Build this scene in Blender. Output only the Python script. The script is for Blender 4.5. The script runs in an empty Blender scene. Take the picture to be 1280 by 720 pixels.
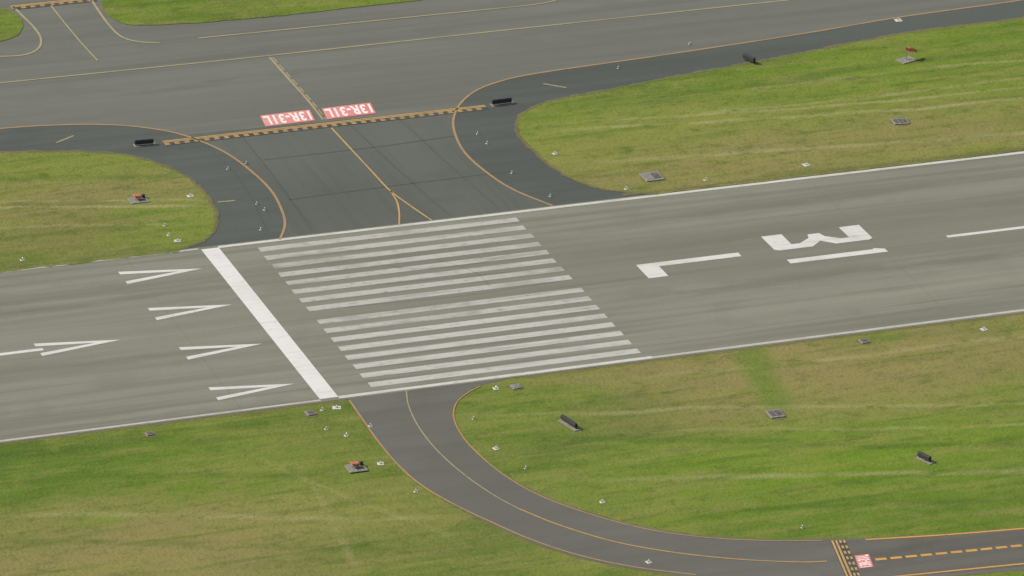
import bpy, bmesh, math, random
from mathutils import Matrix, Vector, noise
random.seed(4)
SC=bpy.context.scene; COL=SC.collection
# ---------------------------------------------------------------- camera
F,CX,CY,CZ,YAW,PIT,ROLL=7275.309,-278.138855,-803.515884,390.916959,1.190031,0.4236,0.041473
CAM=Vector((CX,CY,CZ))
fw=Vector((math.cos(YAW)*math.cos(PIT),math.sin(YAW)*math.cos(PIT),-math.sin(PIT)))
r0=Vector((math.sin(YAW),-math.cos(YAW),0)); u0=r0.cross(fw)
rt=r0*math.cos(ROLL)+u0*math.sin(ROLL); up=-r0*math.sin(ROLL)+u0*math.cos(ROLL)
cd=bpy.data.cameras.new('camera'); co=bpy.data.objects.new('camera',cd); COL.objects.link(co)
co.matrix_world=Matrix([[rt[i],up[i],-fw[i],CAM[i]] for i in range(3)]+[[0,0,0,1]])
cd.sensor_width=36; cd.lens=F/1280*36; cd.clip_start=1; cd.clip_end=30000
SC.camera=co
def P(px,py):
    d=fw*F+rt*(px-640)-up*(py-360)
    t=-CAM.z/d.z
    q=CAM+d*t
    return Vector((q.x,q.y))
# ---------------------------------------------------------------- materials
def lin(r,g,b): return tuple(((c/255)/12.92 if c/255<=.04045 else ((c/255+.055)/1.055)**2.4) for c in (r,g,b))
class NT:
    def __init__(s,name,rough=.92,spec=.15):
        s.m=bpy.data.materials.new(name); s.m.use_nodes=True; s.t=s.m.node_tree; s.n=s.t.nodes; s.l=s.t.links
        s.b=s.n['Principled BSDF']; s.b.inputs['Roughness'].default_value=rough; s.b.inputs['Specular IOR Level'].default_value=spec
        s.tc=s.n.new('ShaderNodeTexCoord').outputs['Object']; s.col=None
    def base(s,c):
        r=s.n.new('ShaderNodeRGB'); r.outputs[0].default_value=(*c,1); s.col=r.outputs[0]
    def mapped(s,scale,rot=0,loc=(0,0,0)):
        a=s.n.new('ShaderNodeMapping'); a.vector_type='POINT'; a.inputs['Rotation'].default_value=(0,0,rot)
        b=s.n.new('ShaderNodeMapping'); b.inputs['Scale'].default_value=scale; b.inputs['Location'].default_value=loc
        s.l.new(s.tc,a.inputs[0]); s.l.new(a.outputs[0],b.inputs[0]); return b.outputs[0]
    def noise(s,scale,detail=4,rot=0,loc=(0,0,0),rough=.55,dist=0):
        t=s.n.new('ShaderNodeTexNoise'); t.inputs['Scale'].default_value=1; t.inputs['Detail'].default_value=detail
        t.inputs['Roughness'].default_value=rough; t.inputs['Distortion'].default_value=dist
        s.l.new(s.mapped(scale,rot,loc),t.inputs['Vector']); return t.outputs['Fac']
    def rng(s,v,lo,hi,a=0,b=1,smooth=True):
        r=s.n.new('ShaderNodeMapRange'); r.clamp=True
        if smooth: r.interpolation_type='SMOOTHSTEP'
        for i,x in enumerate((lo,hi,a,b)): r.inputs[i+1].default_value=x
        s.l.new(v,r.inputs[0]); return r.outputs[0]
    def math(s,op,a,b=None):
        m=s.n.new('ShaderNodeMath'); m.operation=op
        for i,x in enumerate((a,b)):
            if x is None: continue
            if isinstance(x,(int,float)): m.inputs[i].default_value=x
            else: s.l.new(x,m.inputs[i])
        return m.outputs[0]
    def mix(s,fac,c,mode='MIX'):
        m=s.n.new('ShaderNodeMix'); m.data_type='RGBA'; m.blend_type=mode
        if isinstance(fac,(int,float)): m.inputs[0].default_value=fac
        else: s.l.new(fac,m.inputs[0])
        s.l.new(s.col,m.inputs[6]); m.inputs[7].default_value=(*c,1); s.col=m.outputs[2]
    def layer(s,scale,c,lo,hi,fac=1,mode='MIX',**k):
        s.mix(s.rng(s.noise(scale,**k),lo,hi,0,fac),c,mode)
    def patch(s,px,py,rx,ry,c,fac=.7,rot=0,edge=.6):
        q=P(px,py); n=s.n
        a=n.new('ShaderNodeVectorMath'); a.operation='SUBTRACT'; a.inputs[1].default_value=(q.x,q.y,0); s.l.new(s.tc,a.inputs[0])
        rr=n.new('ShaderNodeMapping'); rr.inputs['Rotation'].default_value=(0,0,rot); s.l.new(a.outputs[0],rr.inputs[0])
        sc=n.new('ShaderNodeMapping'); sc.inputs['Scale'].default_value=(1/rx,1/ry,0); s.l.new(rr.outputs[0],sc.inputs[0])
        ln=n.new('ShaderNodeVectorMath'); ln.operation='LENGTH'; s.l.new(sc.outputs[0],ln.inputs[0])
        if not hasattr(s,'pn'): s.pn=s.math('MULTIPLY',s.math('SUBTRACT',s.noise((.06,.12,1),detail=6,rough=.65),.5),2.6)
        d=s.math('ADD',ln.outputs['Value'],s.pn)
        s.mix(s.rng(d,1-edge,1+edge,fac,0),c)
    def band(s,A,B_,w,c,fac,solid=False):
        a=P(*A); b=P(*B_); m=(a+b)/2; d=b-a; L=d.length/2; ang=-math.atan2(d.y,d.x); n=s.n
        v=n.new('ShaderNodeVectorMath'); v.operation='SUBTRACT'; v.inputs[1].default_value=(m.x,m.y,0); s.l.new(s.tc,v.inputs[0])
        rr=n.new('ShaderNodeMapping'); rr.inputs['Rotation'].default_value=(0,0,ang); s.l.new(v.outputs[0],rr.inputs[0])
        x=n.new('ShaderNodeSeparateXYZ'); s.l.new(rr.outputs[0],x.inputs[0])
        if not hasattr(s,'wb'):
            s.wb=s.math('MULTIPLY',s.math('SUBTRACT',s.noise((.03,.03,1),detail=2,loc=(3,1,0)),.5),5)
            s.wm=s.rng(s.noise((.06,.25,1),detail=5,loc=(6,6,0),rough=.7),.34,.56)
        y=s.math('ABSOLUTE',s.math('ADD',x.outputs[1],s.wb))
        f=s.math('MULTIPLY',s.rng(y,w*.1,w*.9,fac,0),s.rng(s.math('ABSOLUTE',x.outputs[0]),L*.6,L*1.1,1,0))
        s.mix(f if solid else s.math('MULTIPLY',f,s.wm),c)
    def joints(s,axis,period,off,w,c,fac=.5):
        x=s.n.new('ShaderNodeSeparateXYZ'); s.l.new(s.tc,x.inputs[0])
        wob=s.math('MULTIPLY',s.math('SUBTRACT',s.noise((.1,.1,1),detail=2),.5),.3)
        v=s.math('FRACT',s.math('DIVIDE',s.math('ADD',s.math('ADD',x.outputs[axis],off),wob),period))
        s.mix(s.math('MULTIPLY',s.math('LESS_THAN',v,w/period),fac),c)
    def bump(s,scale,dist,strength=.5):
        b=s.n.new('ShaderNodeBump'); b.inputs['Distance'].default_value=dist; b.inputs['Strength'].default_value=strength
        s.l.new(s.noise(scale,detail=5),b.inputs['Height']); s.l.new(b.outputs[0],s.b.inputs['Normal'])
    def done(s): s.l.new(s.col,s.b.inputs['Base Color']); return s.m
def k(c,f): return tuple(x*f for x in c)

def asphalt(name,c,dark,light,streak=.6,joint=None,patches=(),rot=0,bands=()):
    s=NT(name); s.base(c)
    s.layer((.006,.02,1),light,.4,.65,.55,rot=rot,detail=3)
    s.layer((.01,.14,1),light,.42,.62,streak,rot=rot,loc=(7,3,0),detail=4)
    s.layer((.008,.2,1),dark,.44,.68,streak*.9,rot=rot,loc=(2,5,0),detail=3)
    s.layer((.013,.45,1),dark,.46,.7,streak*.9,rot=rot,loc=(1,9,0),detail=3)
    s.layer((.03,2.2,1),dark,.5,.75,streak*.35,rot=rot,loc=(4,2,0),detail=3)
    s.layer((.09,.12,1),dark,.5,.72,.4,loc=(11,5,0),detail=6)
    for p in patches: s.patch(*p)
    for b in bands: s.band(*b)
    if joint:
        for j in joint: s.joints(*j)
    s.layer((2.2,2.2,1),dark,.42,.7,.25,detail=5,rough=.8)
    s.layer((3.1,3.1,1),light,.5,.75,.3,detail=5,rough=.8,loc=(9,1,0))
    s.bump((4,4,4),.02,.3)
    return s.done()
RW=lin(131,132,118)
M={}
RD=k(RW,.7)
M['runway']=asphalt('runway_asphalt',k(RW,1.0),k(RW,.73),k(RW,1.13),.8,
   joint=[(1,7.62,1.0,.16,k(RW,.55),.4),(0,61,13,.2,k(RW,.6),.25)],
   patches=[(1000,300,90,9,k(RW,.84),.5,0,.7),(1250,285,60,10,k(RW,.84),.5,0,.7),(120,420,60,10,k(RW,1.1),.4,0,.7),(560,330,24,7,k(RW,.85),.5,0,.7),(560,410,24,7,k(RW,.88),.4,0,.7)],
   bands=[((700,326),(1400,240),3.4,RD,.65),((760,374),(1400,300),3.4,RD,.65),((700,290),(1300,216),2.4,RD,.6),((340,340),(700,300),3.6,RD,.5),((-100,404),(330,352),2.4,RD,.55),((-100,480),(400,422),2.4,RD,.55),((820,400),(1400,335),2.4,k(RW,1.16),.6),((-80,375),(260,335),1.8,k(RW,1.16),.5)])
TW=lin(114,116,107)
M['taxi']=asphalt('taxiway_asphalt',TW,k(TW,.76),k(TW,1.13),.6,joint=[(1,7.6,2,.16,k(TW,.5),.3)],rot=.0,
   bands=[((-50,60),(700,-20),3,k(TW,.78),.6),((0,130),(560,72),3,k(TW,.8),.6),((600,60),(1250,-10),2.5,k(TW,.8),.6)],
   patches=[(480,120,30,10,k(TW,.8),.6,0,.8),(150,140,40,10,k(TW,.84),.5,0,.8),(700,75,40,9,k(TW,.85),.5,0,.8),(300,20,60,12,k(TW,.87),.5,0,.8),(900,25,60,10,k(TW,.88),.5,0,.8),(230,110,40,9,k(TW,1.12),.4,0,.8)])
TH=lin(95,100,92)
M['throat']=asphalt('throat_asphalt',TH,k(TH,.8),k(TH,1.16),.4,joint=[(0,7.6,2,.16,k(TH,.65),.25)],rot=math.radians(90),
   patches=[(450,170,40,8,k(TH,1.15),.5,0,.8),(430,250,16,8,k(TH,.86),.5,0,.8)])
SH=lin(87,92,87)
M['shoulder']=asphalt('shoulder_asphalt',SH,k(SH,.8),k(SH,1.22),.5,joint=[(1,9,2,.2,k(SH,.75),.25)],
   patches=[(700,200,16,16,k(SH,.85),.5,0,.7),(230,240,14,14,k(SH,1.15),.5,0,.7),(900,72,50,5,k(SH,.82),.5,0,.7),(1200,22,50,7,k(SH,1.15),.5,0,.7)])
LT=lin(107,107,99)
M['exit']=asphalt('exit_asphalt',LT,k(LT,.75),k(LT,1.1),.4,patches=[(620,600,9,30,k(LT,.82),.5,0,.7),(900,690,40,5,k(LT,.8),.5,0,.7)])
M['holdpad']=asphalt('hold_asphalt',lin(98,98,90),lin(80,80,73),lin(108,107,98),.4)
# grass
G=NT('turf',.95,.1); g=lin(102,121,48)
G.base(g)
GD=lin(76,102,40); GY=lin(134,137,70); GB=lin(140,129,84); GBR=lin(110,136,44)
G.layer((.012,.03,1),GD,.42,.62,.55,detail=5)
G.layer((.02,.045,1),GY,.45,.66,.5,detail=5,loc=(3,8,0))
G.layer((.035,.07,1),GD,.48,.62,.5,detail=6,rough=.65,loc=(13,8,0))
G.layer((.04,.08,1),GBR,.46,.6,.5,detail=6,rough=.65,loc=(23,3,0))
G.layer((.03,.06,1),GB,.52,.68,.6,detail=7,rough=.7,loc=(43,13,0))
pt=[(840,500,55,17,GB,.85,0),(960,470,45,12,GB,.75,0),(1060,480,30,10,GB,.65,0),(700,560,26,20,GD,.6,0),(1190,590,50,26,GBR,.7,0),(860,610,50,14,GBR,.65,0),(1200,450,40,14,GB,.5,0),(640,510,14,10,GBR,.6,0),
 (150,250,38,26,GB,.75,0),(70,240,26,16,GB,.5,0),(60,310,30,14,GD,.3,0),(240,285,12,14,GBR,.6,0),(150,200,40,7,GBR,.6,0),(820,190,34,18,GB,.6,0),(740,165,22,16,GBR,.5,0),(1000,150,60,14,GY,.6,0),(1200,90,60,30,GBR,.5,0),(960,200,60,9,GB,.55,0),(1150,170,40,12,GB,.5,0),
 (150,570,50,16,GD,.75,0),(320,610,30,26,GBR,.55,0),(330,690,50,14,GB,.75,0),(90,700,40,16,GB,.65,0),(430,540,12,22,GD,.5,0),(560,680,24,10,GD,.6,0),(420,600,14,34,GY,.4,0),(1230,640,40,14,GD,.4,0),(760,700,14,5,GY,.5,0)]
for p in pt: G.patch(*p,.7)
G.layer((.035,.28,1),GY,.46,.66,.5,detail=6,rot=.02,loc=(2,2,0),rough=.62)
G.layer((.035,.36,1),GB,.5,.68,.5,detail=6,rot=.03,rough=.62)
G.layer((.035,.4,1),GD,.5,.68,.45,detail=6,rot=-.02,loc=(5,5,0),rough=.62)
PA=lin(162,156,110)
for A,Bq,wd,c,f in [((660,168),(1400,118),1.1,PA,.65),((665,160),(1400,104),.9,PA,.6),((700,205),(1400,160),1.5,PA,.5),((760,130),(1400,62),1.0,PA,.5),((900,228),(1400,178),1.8,GD,.55),((700,140),(1400,45),2.4,GD,.5),((800,150),(1400,88),1.0,PA,.45),
   ((-60,262),(272,258),1.1,PA,.65),((-60,254),(270,250),.9,PA,.55),((-60,225),(250,222),1.8,GD,.5),((-60,288),(262,280),1.0,PA,.4),
   ((560,520),(1400,500),1.2,PA,.45),((600,545),(1400,560),2.0,GD,.45),((700,600),(1400,585),1.4,PA,.45),((820,640),(1400,620),1.8,GD,.5),((760,478),(1400,408),1.4,PA,.45),((760,540),(1400,530),1.0,PA,.4),((900,560),(1400,548),1.4,GD,.45),
   ((-60,600),(520,590),2.0,GD,.45),((-60,640),(600,650),1.5,PA,.4),((-60,672),(640,690),1.8,GD,.4),((380,580),(455,720),1.4,PA,.25),((300,560),(600,690),1.2,PA,.2),
   ((-60,575),(430,520),2.6,k(GD,.9),.5)]:
    G.band(A,Bq,wd,c,f)
G.band((928,420),(972,520),5,lin(90,122,40),.65,True)
G.layer((.12,.2,1),GY,.5,.7,.45,detail=6,rough=.7,loc=(1,15,0))
G.layer((.15,.25,1),k(GD,.86),.5,.7,.55,detail=7,rough=.75,loc=(8,2,0))
G.layer((.35,.5,1),k(GD,.8),.5,.7,.45,detail=7,rough=.75,loc=(18,2,0))
G.layer((.9,1.1,1),k(GD,.65),.5,.74,.4,detail=6,rough=.8)
G.layer((1.4,1.4,1),k(GY,1.15),.52,.74,.35,detail=6,rough=.8,loc=(2,6,0))
G.bump((1.6,1.6,1.6),.25,.6)
M['grass']=G.done()
def paint(name,c,under,wear=.5,scale=(.5,1.2,1),alpha=1):
    s=NT(name,.7,.25); s.base(c); s.b.inputs['Alpha'].default_value=alpha
    s.layer(scale,under,.5,.72,wear,detail=7,rough=.75)
    s.layer((.05,1.1,1),under,.5,.7,wear*.6,detail=4)
    s.layer((.12,.12,1),under,.45,.75,wear*.5,detail=3,loc=(3,3,0))
    return s.done()
M['white']=paint('white_paint',(.66,.66,.61),RW,.35)
M['worn']=paint('worn_white_paint',(.5,.5,.45),RW,.65)
M['wornfar']=paint('more_worn_white_paint',(.46,.46,.41),k(RW,.9),.9)
M['bar']=paint('bar_white_paint',(.72,.72,.68),RW,.25)
M['edge']=paint('edge_white_paint',(.6,.59,.53),RW,.5)
M['dull']=paint('dull_edge_paint',(.5,.48,.42),RW,.65)
M['yellow']=paint('yellow_paint',lin(184,150,88),LT,.55)
M['pcl']=paint('pale_centre_paint',lin(164,154,118),LT,.75)
M['faded']=paint('faded_yellow_paint',lin(168,156,118),TW,.7)
M['orange']=paint('orange_paint',lin(196,160,98),TH,.5)
M['orangestrong']=paint('strong_orange_paint',lin(206,156,84),LT,.45)
M['brownline']=paint('brown_edge_paint',lin(168,138,98),LT,.6)
M['black']=paint('black_paint',(.07,.07,.065),TH,.6)
M['red']=paint('red_paint',lin(216,126,120),(.75,.65,.6),.4,(1.2,1.2,1))
M['pink']=paint('letter_paint',lin(244,234,228),lin(210,130,126),.15,(1.2,1.2,1))
M['tyre']=paint('tyre_mark',k(RW,.35),k(RW,.6),.9,alpha=.15)
M['seal']=paint('crack_seal',k(TH,.72),TH,.7)
M['fringe']=paint('dry_turf_fringe',lin(138,130,88),lin(100,112,52),.9,(.4,.4,1),alpha=.6)
def simple(name,c,rough=.6,metal=0,var=.25,sc=3):
    s=NT(name,rough,.4); s.b.inputs['Metallic'].default_value=metal; s.base(c)
    s.layer((sc,sc,sc),k(c,.55),.4,.75,var*2,detail=5); return s.done()
M['concrete']=simple('concrete',(.27,.265,.22),.9,var=.45)
M['pale']=simple('pale_concrete',(.6,.59,.54),.85)
M['steel']=simple('dark_steel',(.07,.07,.07),.5,.4)
M['lid']=simple('weathered_lid',(.13,.13,.115),.8,0,.45,2)
M['palelid']=simple('pale_weathered_lid',(.25,.245,.21),.8,0,.45,2)
M['galv']=simple('galvanised_steel',(.4,.41,.42),.45,.7)
M['housing']=simple('black_housing',(.03,.031,.034),.6)
M['orangebox']=simple('orange_enamel',lin(196,118,92),.5)
M['lens']=simple('clear_lens',(.75,.8,.85),.15)
M['whitep']=simple('white_panel',(.75,.75,.73),.5,var=.1)
M['redface']=simple('red_panel',(.45,.04,.03),.5)
M['yelface']=simple('yellow_panel',(.6,.42,.03),.5)
M['sock']=simple('orange_fabric',lin(236,140,96),.9)
M['dirt']=simple('bare_soil',lin(118,110,72),.95,sc=1)
# ---------------------------------------------------------------- geometry helpers
def link(name,bm,mat,parent=None,kind=None):
    bmesh.ops.recalc_face_normals(bm,faces=bm.faces)
    me=bpy.data.meshes.new(name); bm.to_mesh(me); bm.free(); me.materials.append(M[mat])
    o=bpy.data.objects.new(name,me); COL.objects.link(o)
    if parent: o.parent=parent
    if kind: o['kind']=kind
    return o
def cr(pts,n=8):
    pts=[Vector(p) for p in pts]
    if len(pts)<3: return pts
    q=[2*pts[0]-pts[1]]+pts+[2*pts[-1]-pts[-2]]; out=[]
    for i in range(1,len(q)-2):
        for j in range(n):
            t=j/n; a,b,c,d=q[i-1:i+3]
            out.append(.5*((2*b)+(c-a)*t+(2*a-5*b+4*c-d)*t*t+(3*b-a-3*c+d)*t**3))
    out.append(pts[-1]); return out
def curve(px,n=8): return cr([P(*p) for p in px],n)
def resample(pts,step):
    out=[pts[0].copy()]; acc=0; 
    for a,b in zip(pts,pts[1:]):
        L=(b-a).length
        if L<1e-6: continue
        d=step-acc
        while d<=L: out.append(a+(b-a)*(d/L)); d+=step
        acc=(acc+L)%step
    out.append(pts[-1].copy()); return out
def up_face(bm,vs):
    f=bm.faces.new(vs); f.normal_update()
    if f.normal.z<0: f.normal_flip()
def sheet(name,pts,z,mat,parent=None,kind=None,jit=0,step=1.2):
    if jit:
        pts=resample(list(pts)+[pts[0]],step)[:-1]
        pts=[p+Vector((noise.noise(Vector((p.x*.35,p.y*.35,1))),noise.noise(Vector((p.x*.35,p.y*.35,7)))))*jit+Vector((random.uniform(-1,1),random.uniform(-1,1)))*jit*.25 for p in pts]
    c=[pts[0]]
    for p in pts[1:]:
        if (p-c[-1]).length>.02: c.append(p)
    if (c[-1]-c[0]).length<.02: c.pop()
    area=sum(a.x*b.y-b.x*a.y for a,b in zip(c,c[1:]+c[:1]))
    if area<0: c.reverse()
    bm=bmesh.new(); vs=[bm.verts.new((p.x,p.y,z)) for p in c]; f=bm.faces.new(vs); f.normal_update()
    bmesh.ops.triangulate(bm,faces=[f],ngon_method='EAR_CLIP')
    me=bpy.data.meshes.new(name)
    for f in bm.faces:
        f.normal_update()
        if f.normal.z<0: f.normal_flip()
    bm.to_mesh(me); bm.free(); me.materials.append(M[mat]); o=bpy.data.objects.new(name,me); COL.objects.link(o)
    if parent: o.parent=parent
    if kind: o['kind']=kind
    return o
def ribbon_bm(bm,pts,w,z,dash=None,off=0,step=1.0,jit=0):
    pts=resample(pts,step if not dash else min(step,dash[1]/2.01))
    s=0; prev=None
    for i,p in enumerate(pts):
        a=pts[max(i-1,0)]; b=pts[min(i+1,len(pts)-1)]; t=(b-a)
        if t.length<1e-6: continue
        t.normalize(); n=Vector((-t.y,t.x)); c=p+n*off
        w1=w*(1+jit*random.uniform(-1,1)); w2=w*(1+jit*random.uniform(-1,1))
        l=bm.verts.new((*(c+n*w1/2),z)); r=bm.verts.new((*(c-n*w2/2),z))
        if prev:
            s+=(p-prev[2]).length
            if not dash or ((s-1e-4)%(dash[0]+dash[1]))<dash[0]: up_face(bm,[prev[0],prev[1],r,l])
        prev=(l,r,p)
def ribbon(name,px,w,z,mat,parent=None,dash=None,smooth=True,world=False,jit=0):
    pts=px if world else (curve(px) if smooth else [P(*p) for p in px])
    bm=bmesh.new(); ribbon_bm(bm,[Vector(p) for p in pts],w,z,dash,jit=jit)
    bmesh.ops.delete(bm,geom=[v for v in bm.verts if not v.link_faces],context='VERTS')
    me=bpy.data.meshes.new(name); bm.to_mesh(me); bm.free(); me.materials.append(M[mat])
    o=bpy.data.objects.new(name,me); COL.objects.link(o)
    if parent: o.parent=parent
    return o
V=Vector
ZM=.07
# ---------------------------------------------------------------- ground
gs=bmesh.new(); bmesh.ops.create_grid(gs,x_segments=8,y_segments=8,size=9000)
ground=link('ground',gs,'grass',kind='structure')
# upper paved area (parallel taxiway)
taxi=sheet('taxiway',[V((-500,30.2)),V((900,30.2)),V((900,260)),V((-500,260))],.02,'taxi',kind='structure')
# runway
rw=sheet('runway',[V((-700,-30.9)),V((2500,-30.9)),V((2500,30.9)),V((-700,30.9))],.045,'runway',kind='structure')
# throat between hold line and runway
TL=[(225,169),(235,171),(280,190),(315,215),(340,240),(353,265),(356,282),(350,301)]
TR=[(690,258),(640,237),(605,213),(580,190),(568,167),(566,148),(575,136)]
a=list(reversed(curve(TL))); b=list(reversed(curve(TR)))
th=sheet('connector',[V((a[0].x,30.6))]+a[1:]+b[:-1]+[V((b[-1].x,30.6))],.03,'throat',kind='structure')
# shoulders
lineR=[(1330,-12),(1280,0),(1130,21),(1000,43),(850,66),(760,79),(690,89),(640,98),(600,111),(577,128),(567,148),(569,168),(581,191),(606,214),(641,237),(692,258)]
lineL=[(-60,165),(0,161),(60,157),(130,156),(190,161),(235,171),(280,190),(315,215),(340,240),(353,265),(356,282),(350,300)]
G2t=[(1700,-45),(1400,4),(1280,23),(1150,39),(1050,57),(950,77),(850,95),(760,113),(700,124),(670,133),(651,145),(646,157),(652,174),(672,194),(702,217),(740,234),(775,240),(822,243)]
G1t=[(-200,196),(0,191),(60,190),(120,191),(165,196),(200,206),(232,221),(256,242),(269,264),(269,284),(258,299),(238,308),(215,316)]
Rw=curve(lineR); Gw=curve(G2t)
sheet('shoulder',Rw+[V((Rw[-1].x,30.5))]+[V((Gw[-1].x+4,30.5))]+list(reversed(Gw)),.036,'shoulder',kind='structure')
Lw=curve(lineL); Hw=curve(G1t)
sheet('shoulder',Lw+[V((Lw[-1].x,30.5)),V((Hw[-1].x-4,30.5))]+list(reversed(Hw)),.036,'shoulder',kind='structure')
# grass islands
def island(pts,label):
    o=sheet('grass',pts,.1,'grass',kind='stuff',jit=.45); o['label']=label; o['category']='grass'; return o
i1=island(Gw+[V((900,31.6)),V((900,Gw[0].y))],'large turf island on the far side of the runway, right of the connecting taxiway')
i2=island(Hw+[V((-500,31.6)),V((-500,Hw[0].y+3))],'rounded turf island on the far side of the runway, left of the connecting taxiway')
ribbon('dry_fringe',[V(p) for p in Gw],.7,.115,'fringe',i1,world=True,jit=.7)
ribbon('dry_fringe',[V(p) for p in Hw],.7,.115,'fringe',i2,world=True,jit=.7)
ribbon('dry_fringe',[V((Gw[-1].x-6,31.7)),V((400,31.7))],.8,.118,'fringe',i1,world=True,jit=.7)
ribbon('dry_fringe',[V((-200,31.7)),V((Hw[-1].x,31.7))],.8,.118,'fringe',i2,world=True,jit=.7)
island(curve([(126,6),(130,16),(142,25),(162,31),(190,32),(260,28),(350,20),(430,11),(520,1),(620,-14)])+[P(560,-60),P(160,-60)],'pointed strip of turf at the top edge, beyond the parallel taxiway')
island(curve([(10,12),(22,20),(29,30),(26,41),(12,49),(-20,54),(-120,62)])+[P(-200,30),P(-100,8)],'small rounded corner of turf at the upper left')
# lower exit taxiway
EL=[(426,488),(437,501),(455,527),(475,555),(500,584),(530,609),(570,633),(610,653),(660,676),(720,696),(790,711),(870,722),(960,729),(1060,731),(1150,724),(1290,711),(1700,672),(2300,610)]
ER=[(2300,575),(1700,626),(1280,660),(1180,668),(1120,672),(1040,674),(950,674),(870,669),(800,658),(730,639),(670,616),(625,591),(591,563),(573,541),(565,521),(568,505),(580,492),(600,482),(628,475),(665,463)]
ex=sheet('exit_taxiway',curve(EL)+curve(ER),.03,'exit',kind='structure',jit=.12,step=2)
hp=sheet('exit_taxiway',curve([(1066,726),(1150,720),(1290,707),(1700,668)])+curve([(1700,629),(1280,663),(1180,671),(1090,676),(1046,677)]),.04,'holdpad',kind='structure')
ribbon('dry_fringe',ER[1:-2],.6,.02,'fringe',ground,jit=.7)
ribbon('dry_fringe',EL[1:],.6,.02,'fringe',ground,jit=.7)
ribbon('dry_fringe',[V((P(655,470).x,-31.2)),V((400,-31.2))],.8,.021,'fringe',ground,world=True,jit=.7)
ribbon('dry_fringe',[V((-200,-31.2)),V((P(432,500).x,-31.2))],.8,.021,'fringe',ground,world=True,jit=.7)
# ---------------------------------------------------------------- runway markings (children of the runway)
def quad(name,pts,mat,parent=rw,z=ZM,label=None):
    o=sheet(name,[V(p) for p in pts],z,mat,parent)
    if label: o['label']=label
    return o
ft=.3048
quad('threshold_bar',[(0,-29.9),(3.05,-29.9),(3.05,29.9),(0,29.9)],'bar')
for i in range(8):
    for s in (1,-1):
        y=(92-11.5*i)*ft*s; y2=y-5.75*ft*s
        j=random.uniform(-.1,.1)
        quad('threshold_stripe',[(9.15+j,y),(54.86+j,y),(54.86+j,y2),(9.15+j,y2)],'wornfar' if (s==1 or i>5) else 'worn')
def glyph(name,poly,x0,y0):   # u = glyph right (-Y), v = glyph up (+X)
    quad(name,[(x0+v,y0-u) for u,v in poly],'white')
Lf=[(0,0),(5.6,0),(5.6,3.5),(1.55,3.5),(1.55,18.3),(0,18.3)]
glyph('painted_letter',Lf,67.06,P(800,331).y)
T3=[(0,.2),(5.6,.2),(6.1,1.0),(6.1,7.0),(4.3,9.15),(6.1,11.3),(6.1,17.3),(5.6,18.1),(0,18.1),(0,14.4),(4.3,14.4),(4.3,12.9),(2.7,10.6),(1.3,10.2),(1.3,8.1),(2.7,7.7),(4.3,5.4),(4.3,3.9),(0,3.9)]
glyph('painted_numeral',T3,91.44,P(966,294.5).y)
glyph('painted_numeral',[(0,.6),(1.6,.6),(1.6,18.3),(.3,18.3),(-.35,16.6),(0,16.2)],91.44,P(1047,320).y+.8)
# centreline dashes
cy=.55
for a in range(6):
    x=121.9+a*61
    quad('centreline_dash',[(x,cy-.45),(x+36.6,cy-.45),(x+36.6,cy+.45),(x,cy+.45)],'white')
# side stripes
quad('side_stripe',[(3.05,29.65),(560,29.65),(560,30.5),(3.05,30.5)],'edge')
quad('side_stripe',[(3.05,-30.5),(56,-30.5),(56,-29.6),(3.05,-29.6)],'edge')
quad('side_stripe',[(56,-30.5),(560,-30.5),(560,-29.8),(56,-29.8)],'dull')
quad('side_stripe',[(-300,30.0),(-.4,30.0),(-.4,30.55),(-300,30.55)],'dull')
quad('side_stripe',[(-300,-30.55),(0,-30.55),(0,-30.0),(-300,-30.0)],'dull')
# arrowheads
def arrow(tip,e1,e2,name='arrowhead',w=1.0):
    t=P(*tip); a=P(*e1); b=P(*e2); x=(a.x+b.x)/2; h=abs(a.y-b.y)/2; y=t.y
    pts=[(t.x,y),(x,y+h+w*.1),(x,y+h-w),(t.x-4.2,y),(x,y-h+w),(x,y-h-w*.1)]
    quad(name,pts,'white')
arrow((253,336),(148,339),(157,354)); arrow((290,381),(186,385),(194,400)); arrow((328,430),(223,433),(233,448))
arrow((368,480),(262,484),(270,500)); arrow((151,425),(42,429),(51,444))
t=P(151,425); e=P(56,433)
quad('arrow_shaft',[(-300,t.y-.45),(e.x-.6,t.y-.45),(e.x-.6,t.y+.45),(-300,t.y+.45)],'white')
# tyre marks
for px in ([(545,325),(580,335),(600,345),(612,358)],[(470,330),(520,336),(590,331),(640,318)],[(430,385),(500,378),(580,370),(700,352)],[(470,356),(530,351),(640,340)]):
    ribbon('tyre_mark',px,.28,ZM+.02,'tyre',rw)
# ---------------------------------------------------------------- taxiway markings
Z=.075
ribbon('centreline',[(-60,110),(0,104),(168,87),(335,70),(660,35),(990,0),(1100,-11)],.42,Z,'faded',taxi)
ribbon('taxi_line',[(248,48),(370,36),(500,23),(600,13),(660,7),(690,2),(705,-4)],.4,Z,'faded',taxi)
ribbon('taxi_line',[(62,5),(80,28),(100,52),(122,76)],.3,Z,'faded',taxi)
ribbon('edge_line',[(112,-4),(122,12),(135,30),(150,45),(170,52),(200,54)],.45,Z,'faded',taxi)
ribbon('edge_line',[(-20,72),(0,71),(30,69),(48,61),(51,48),(42,34),(28,20),(16,8)],.45,Z,'faded',taxi)
ribbon('edge_line',lineR,.45,Z,'brownline',taxi)
ribbon('edge_line',lineL,.45,Z,'brownline',taxi)
ribbon('lead_in_line',[(337,72),(360,98),(385,126),(404,150)],.45,Z,'faded',taxi)
ribbon('lead_in_dash',[(341,72),(364,98),(389,126),(408,150)],.25,Z,'faded',taxi,dash=(2.7,.9))
ribbon('lead_in_line',[(414,160),(440,188),(466,216),(488,239),(515,259),(540,276)],.3,Z,'orange',th)
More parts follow.
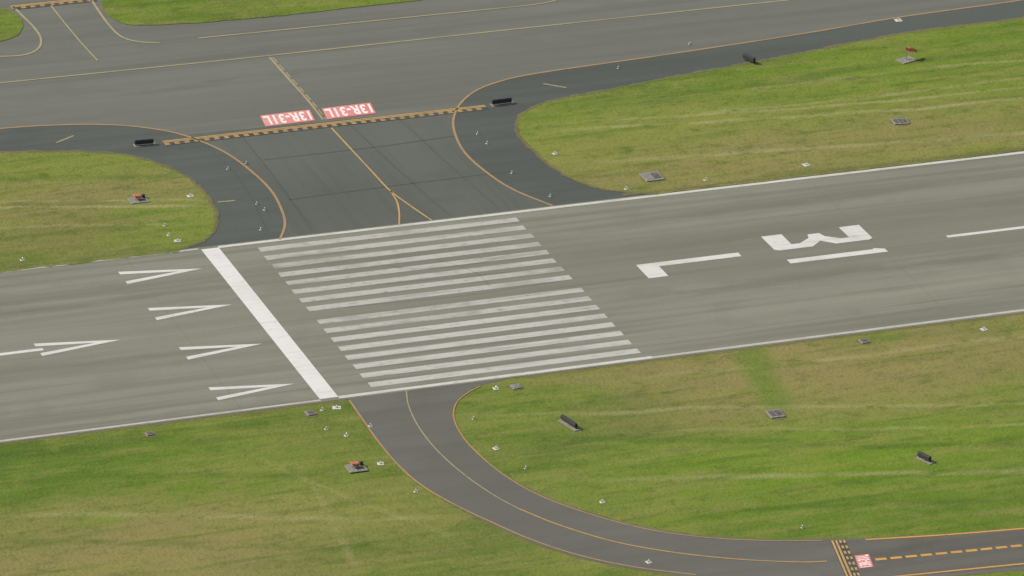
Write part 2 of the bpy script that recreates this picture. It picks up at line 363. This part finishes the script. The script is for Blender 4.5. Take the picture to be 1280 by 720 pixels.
ribbon('lead_in_line',[(488,239),(496,252),(499,266),(499,281)],.3,Z,'orange',th)
# hold line
def holdline(A,B,parent,side=1,gap=.52):
    a=P(*A); b=P(*B)
    bmk=bmesh.new(); ribbon_bm(bmk,[a,b],2.3,Z-.01,off=-side*.85); link('hold_line_backing',bmk,'black',parent)
    for i in range(2):
        bm=bmesh.new(); ribbon_bm(bm,[a,b],.33,Z,off=-side*i*gap); link('hold_line_solid',bm,'orange',parent)
    for i in range(2,4):
        bm=bmesh.new(); ribbon_bm(bm,[a,b],.33,Z,dash=(.9,.9),off=-side*i*gap)
        bmesh.ops.delete(bm,geom=[v for v in bm.verts if not v.link_faces],context='VERTS'); link('hold_line_dashes',bm,'orange',parent)
holdline((203,177),(606,132),taxi)
holdline((1040,676),(1062,728),ex,side=-1,gap=.6)
holdline((12,8),(118,-3),taxi,gap=.5)
# red position panels with lettering
def panel(q,parent,flip=0):
    c=[P(*x) for x in q]   # corners: text lower-left, lower-right, upper-right, upper-left
    bl,br,tr,tl=c
    o=sheet('red_panel',[bl,br,tr,tl],Z,'red',parent)
    cu=bpy.data.curves.new('t','FONT'); cu.body='13R-31L'; cu.size=1; cu.resolution_u=3; cu.offset=.034; cu.space_character=1.08
    to=bpy.data.objects.new('t',cu); COL.objects.link(to); bpy.context.view_layer.update()
    me=bpy.data.meshes.new_from_object(to.evaluated_get(bpy.context.evaluated_depsgraph_get()))
    bpy.data.objects.remove(to)
    xs=[v.co.x for v in me.vertices]; ys=[v.co.y for v in me.vertices]; x0,x1,y0,y1=min(xs),max(xs),min(ys),max(ys)
    for v in me.vertices:
        s=.035+.93*(v.co.x-x0)/(x1-x0); t=.09+.82*(v.co.y-y0)/(y1-y0)
        p=(bl*(1-s)+br*s)*(1-t)+(tl*(1-s)+tr*s)*t; v.co=(p.x,p.y,Z+.015)
    me.materials.clear(); me.materials.append(M['pink']); l=bpy.data.objects.new('lettering',me); COL.objects.link(l); l.parent=o
panel([(387,137.5),(325,145),(332,158.5),(394,151)],taxi)
panel([(463,128.5),(402,136),(409,149.5),(470,142)],taxi)
panel([(1092,709),(1086,693),(1068,695),(1074,711)],ex)
# lower taxiway lines
ribbon('centreline',[(508,489),(511,508),(524,535),(548,565),(582,595),(620,621),(650,637)],.22,Z,'pcl',ex)
ribbon('centreline',[(650,637),(700,657),(770,678),(850,692),(930,700),(1000,703),(1034,702)],.3,Z,'yellow',ex)
ribbon('centreline_dash',[(1094,700),(1180,692),(1280,682),(1500,660)],.7,Z,'orangestrong',ex,dash=(1.8,.6))
ribbon('edge_line',[(437,501),(455,527),(475,555),(500,584),(530,609),(570,632),(612,652),(662,674),(722,694),(792,709),(870,719)],.32,Z,'brownline',ex)
ribbon('edge_line',[(600,483),(582,493),(570,505),(567,521),(575,541),(593,563),(627,592),(671,618),(731,641),(800,660),(870,671),(950,676),(1028,676)],.26,Z,'brownline',ex)
ribbon('edge_line',[(1082,675),(1180,669),(1280,661),(1500,642)],.4,Z,'orangestrong',ex)
ribbon('edge_line',[(1110,722),(1200,713),(1280,705),(1500,683)],.4,Z,'orangestrong',ex)
# shoulder dashes
for px in ([(70,179),(92,170)],[(272,253),(294,251)],[(679,105),(708,110)]):
    ribbon('shoulder_mark',px,.4,Z,'pcl',taxi,smooth=False)
# pavement joints on the connector
for px in ([(300,168),(345,225),(390,288)],[(440,158),(500,215),(560,268)],[(500,150),(560,205),(625,262)],[(250,176),(300,225),(335,290)],[(330,200),(470,184),(570,170)],[(360,250),(480,234),(640,214)]):
    ribbon('crack_seal',px,.18,.06,'seal',th)
# ---------------------------------------------------------------- small fixtures
def empty(name,p,rz,label,cat,group=None,z=.1):
    o=bpy.data.objects.new(name,None); o.empty_display_size=.5; COL.objects.link(o); o.location=(p.x,p.y,z); o.rotation_euler=(0,0,rz)
    o['label']=label; o['category']=cat
    if group: o['group']=group
    return o
def box(bm,c,s,bev=0,rot=None):
    r=bmesh.ops.create_cube(bm,size=1); vs=r['verts']
    bmesh.ops.scale(bm,vec=s,verts=vs)
    if bev: 
        es=list({e for v in vs for e in v.link_edges}); rr=bmesh.ops.bevel(bm,geom=es,offset=bev,segments=1,affect='EDGES'); vs=list({v for f in rr['faces'] for v in f.verts}|{v for v in vs if v.is_valid})
    if rot: bmesh.ops.rotate(bm,verts=vs,cent=(0,0,0),matrix=rot)
    bmesh.ops.translate(bm,vec=c,verts=vs); return vs
def cyl(bm,c,r1,r2,h,seg=16):
    r=bmesh.ops.create_cone(bm,cap_ends=True,segments=seg,radius1=r1,radius2=r2,depth=h); bmesh.ops.translate(bm,vec=(c[0],c[1],c[2]+h/2),verts=r['verts'])
def B(f):
    bm=bmesh.new(); f(bm); return bm
def light(px,py,label,size=1,mat='pale',group='small airfield lights on pads',z=.06):
    o=empty('airfield_light',P(px,py),random.uniform(-.3,.3),label,'light',group,z)
    s=size*random.uniform(.9,1.05)
    link('pad',B(lambda b:box(b,(0,0,.04),(1.0*s,random.uniform(.8,1.15)*s,.08),.03)),mat,o)
    link('base_plate',B(lambda b:cyl(b,(0,0,.08),.2,.2,.04)),'galv',o)
    link('stem',B(lambda b:cyl(b,(0,0,.12),.035,.03,.2,8)),'galv',o)
    hd=link('lamp_head',B(lambda b:cyl(b,(0,0,.32),.08,.1,.08)),'whitep',o)
    link('lens',B(lambda b:(cyl(b,(0,0,.4),.09,.09,.05),cyl(b,(0,0,.45),.09,.03,.06))),'lens',hd)
def hatch(px,py,label,w,d,lids=2,rz=0,z=.1,dirt=True,lm='lid'):
    o=empty('utility_pit',P(px,py),rz+random.uniform(-.12,.12),label,'utility pit',None,z)
    if dirt:
        pts=[V((math.cos(a)*(w*.5+.5)*(1+.25*noise.noise(V((math.cos(a)*2,math.sin(a)*2,px)))),math.sin(a)*(d*.5+.6)*(1+.25*noise.noise(V((math.cos(a)*2,math.sin(a)*2,py)))))) for a in [i*math.tau/24 for i in range(24)]]
        sheet('soil_ring',pts,.022,'dirt',o)
    link('slab',B(lambda b:box(b,(0,0,.1),(w,d,.2),.04)),'concrete',o)
    n=lids
    for i in range(n):
        x=(-.5+(i+.5)/n)*(w*.86)
        l=link('lid',B(lambda b:box(b,(x,0,.22),(w*.86/n-.12,d*.66,.06),.02)),lm if i%2==0 else 'lid',o)
        link('handle',B(lambda b:(box(b,(x,0,.3),(.3,.05,.03)),box(b,(x-.13,0,.27),(.03,.05,.05)),box(b,(x+.13,0,.27),(.03,.05,.05)))),'galv',l)
def sign(px,py,label,w,h,rz,face,z=.1,slab=True,depth=.5,back='housing'):
    o=empty('guidance_sign',P(px,py),rz,label,'airfield sign',None,z)
    if slab: link('slab',B(lambda b:box(b,(.2,.1,.05),(w+.6,1.4,.1),.03)),'concrete',o)
    L=.3
    cab=link('cabinet',B(lambda b:box(b,(0,0,L+h/2),(w,depth,h),.07)),back,o)
    link('face_panel',B(lambda b:box(b,(0,depth/2+.012,L+h/2),(w-.25,.02,h-.25))),face,cab)
    link('rear_panel',B(lambda b:box(b,(0,-depth/2-.012,L+h/2),(w-.25,.02,h-.25))),'steel',cab)
    link('cap_strip',B(lambda b:box(b,(0,0,L+h+.025),(w-.2,depth*.5,.05))),'steel',cab)
    n=max(2,round(w/1.3)+1)
    for i in range(n):
        x=-w/2+.2+(w-.4)*i/(n-1); link('leg',B(lambda b:(cyl(b,(x,0,.1),.045,.045,.2,8),cyl(b,(x,0,.1),.12,.12,.03,10))),'galv',o)
def unit(px,py,label,rz=0,w=3.2,d=2.6):
    o=empty('approach_light_unit',P(px,py),rz,label,'light unit',None,.1)
    link('slab',B(lambda b:box(b,(0,0,.07),(w,d,.14),.04)),'concrete',o)
    h=link('housing',B(lambda b:box(b,(-.1,0,.75),(1.1,.9,.5),.1)),'orangebox',o)
    link('hood',B(lambda b:box(b,(-.75,0,1.0),(.4,.95,.06),0)),'orangebox',h)
    link('lens',B(lambda b:box(b,(-.665,0,.78),(.03,.6,.3))),'lens',h)
    for x in (-.5,.3):
        for y in (-.3,.3): link('leg',B(lambda b:(cyl(b,(x,y,.14),.04,.04,.36,8),cyl(b,(x,y,.14),.1,.1,.03,8))),'galv',o)
    link('control_box',B(lambda b:box(b,(1.05,.6,.42),(.5,.4,.56),.03)),'steel',o)
# left turf island
unit(173,251,'orange box light unit on a concrete slab in the left far turf island')
light(238,246,'white light pad right of the orange unit, by the curved edge of the turf',1.1,z=.1)
light(206,283,'small light at the tip of the left turf island, topmost of a loose cluster',.6,z=.1)
light(211,295,'small light at the tip of the left turf island, middle of a loose cluster',.6,z=.1)
light(222,302,'wider pale light pad nearest the runway at the tip of the left turf island',1.2,z=.1)
light(28,326,'small light pad beside the runway edge at far left of the photo',.8,z=.1)
# shoulders
for i,(x,y,l) in enumerate([(285,212,'beside the left curved line, farthest from the runway'),(308,205,'inside the left curved line near the shoulder bend'),(321,256,'on the left shoulder, upper of a close pair'),(331,263,'on the left shoulder, lower of a close pair'),(326,288,'on the left dark shoulder nearest the runway'),
   (597,168,'on the right shoulder just below the right black sign'),(609,180,'on the right shoulder, second below the right black sign'),(688,246,'on the right dark shoulder near the runway edge'),(640,217,'on the right dark shoulder midway down the bend'),(773,86,'on the dark shoulder strip above the right turf island'),(862,56,'on the parallel taxiway edge line right of centre')]):
    light(x,y,'tiny taxiway light '+l,.5,group='taxiway lights on the dark shoulders',z=.05)
# hold signs
rzh=math.atan2((P(606,131)-P(203,176)).y,(P(606,131)-P(203,176)).x)
sign(180,182,'long black sign board on the left shoulder at the end of the hold line',3.3,.75,rzh-.05,'redface',z=.04)
sign(627,131,'long black sign board on the right shoulder at the end of the hold line',3.7,.75,rzh+.04,'redface',z=.04)
# right turf island
light(694,193,'small light pad at the rounded left end of the right turf island',.9,z=.1)
hatch(815,222,'broad pale concrete pit with two lids near the runway in the right turf island',3.4,3.6,2,lm='palelid')
light(882,226,'small light just above the runway edge, right of the broad concrete pit',.7,z=.1)
light(783,237,'small light beside the sharp near corner of the right turf island',.8,z=.1)
light(1008,207,'white runway light pad beside the far runway edge, above the painted numerals',1.1,z=.1)
hatch(1125,153,'dark lidded pit in the middle of the right turf island',2.8,2.6,3)
sign(936,78,'narrow dark sign seen almost edge on at the top edge of the right turf island',3.0,.9,math.radians(-70),'yelface',slab=False)
light(1123,26,'white light pad on the shoulder above the windsock',1.3,z=.06)
# windsock
o=empty('windsock',P(1133,76),.3,'small orange windsock on a short mast over a concrete slab, upper right','windsock')
link('slab',B(lambda b:box(b,(0,0,.07),(3.4,2.4,.14),.04)),'concrete',o)
link('mast',B(lambda b:cyl(b,(0,0,.14),.09,.06,2.1,10)),'galv',o)
def sk(b):
    n=16; prev=None
    for i in range(7):
        t=i/6; r=.48*(1-t)+.25*t; x=.1+t*2.1; z=2.05-.75*t*t
        ring=[b.verts.new((x,math.cos(a)*r,z+math.sin(a)*r*(1+.05*random.uniform(-1,1)))) for a in [j*math.tau/n for j in range(n)]]
        if prev:
            for j in range(n): b.faces.new((prev[j],prev[(j+1)%n],ring[(j+1)%n],ring[j]))
        prev=ring
link('sock',B(sk),'sock',o)
def hoop(b):
    n=20; R=.49; rings=[]
    for j in range(n):
        a=j*math.tau/n; rings.append([b.verts.new((.08+.04*math.sin(q),math.cos(a)*(R+.04*math.cos(q)),2.05+math.sin(a)*(R+.04*math.cos(q)))) for q in [m*math.tau/6 for m in range(6)]])
    for j in range(n):
        for m in range(6): b.faces.new((rings[j][m],rings[j][(m+1)%6],rings[(j+1)%n][(m+1)%6],rings[(j+1)%n][m]))
link('hoop',B(hoop),'galv',o)
# lower right turf
light(620,486,'white light pad just below the runway edge where the exit taxiway starts',1.0,z=.01)
hatch(645,484,'small pale pit beside the white light pad near the exit taxiway mouth',1.5,1.6,1,z=.01,lm='palelid')
sign(711,531,'low black sign board on a concrete slab in turf inside the exit bend',4.0,.65,math.radians(-76),'redface',z=.01)
light(620,561,'white light pad beside the inner edge of the exit taxiway bend',.9,z=.01)
light(657,586,'tiny light further along the inner edge of the exit taxiway bend',.5,z=.01)
light(753,628,'white light pad beside the inner edge of the exit taxiway, lower middle',.9,z=.01)
light(592,524,'tiny light in turf at the tightest point of the exit taxiway bend',.5,z=.01)
hatch(969,518,'dark square pit with two lids alone in the middle of the lower right turf',2.4,2.8,2,z=.01)
sign(1155,575,'small black sign seen edge on in the lower right turf',2.6,.7,math.radians(-68),'whitep',z=.01,slab=True)
hatch(1080,427,'small dark pit near the near runway edge, left of the white runway light',1.4,1.6,1,z=.01)
light(1230,412,'white runway light pad beside the near runway edge at far right',1.1,z=.01)
light(1003,660,'tiny light beside the exit taxiway edge before the lower hold line',.5,z=.01)
# lower left turf
hatch(388,517,'small dark pit below the painted threshold bar, left of the white square pad',1.4,1.6,1,z=.01)
light(421,510,'white square light pad just off the foot of the threshold bar',1.4,z=.01)
light(403,513,'small white light pad between the dark pit and the white square pad',.7,z=.01)
unit(445,586,'orange box light unit on a concrete slab in the lower left turf',w=3.0,d=2.8)
light(476,580,'white light pad just right of the lower orange unit',1.1,z=.01)
hatch(187,543,'small dark pit beside the near runway edge at lower left',1.2,1.1,1,z=.01)
for x,y,l in [(408,537,'upper left'),(433,545,'middle'),(463,533,'right'),(520,615,'lowest')]:
    light(x,y,'tiny light in turf below the threshold bar, '+l+' of four',.7,z=.01)
light(811,703,'small light pad at the outer side of the exit taxiway near the bottom edge',.9,z=.01)
# ---------------------------------------------------------------- light
el=math.radians(42); sd=Vector((-.85,.35,0)).normalized(); az=math.atan2(sd.x,sd.y)
w=bpy.data.worlds.new('World'); SC.world=w; w.use_nodes=True; n=w.node_tree.nodes
sky=n.new('ShaderNodeTexSky'); sky.sky_type='NISHITA'; sky.sun_disc=False; sky.sun_elevation=el; sky.sun_rotation=az; sky.air_density=1.0; sky.dust_density=4
w.node_tree.links.new(sky.outputs[0],n['Background'].inputs[0]); n['Background'].inputs[1].default_value=.1
sl=bpy.data.lights.new('sun','SUN'); sl.energy=3.25; sl.angle=math.radians(2); sl.color=(1,.95,.87)
so=bpy.data.objects.new('sun',sl); COL.objects.link(so)
dv=Vector((sd.x*math.cos(el),sd.y*math.cos(el),math.sin(el))); so.rotation_euler=dv.to_track_quat('Z','Y').to_euler()
SC.view_settings.view_transform='Standard'; SC.view_settings.look='None'; SC.view_settings.exposure=0
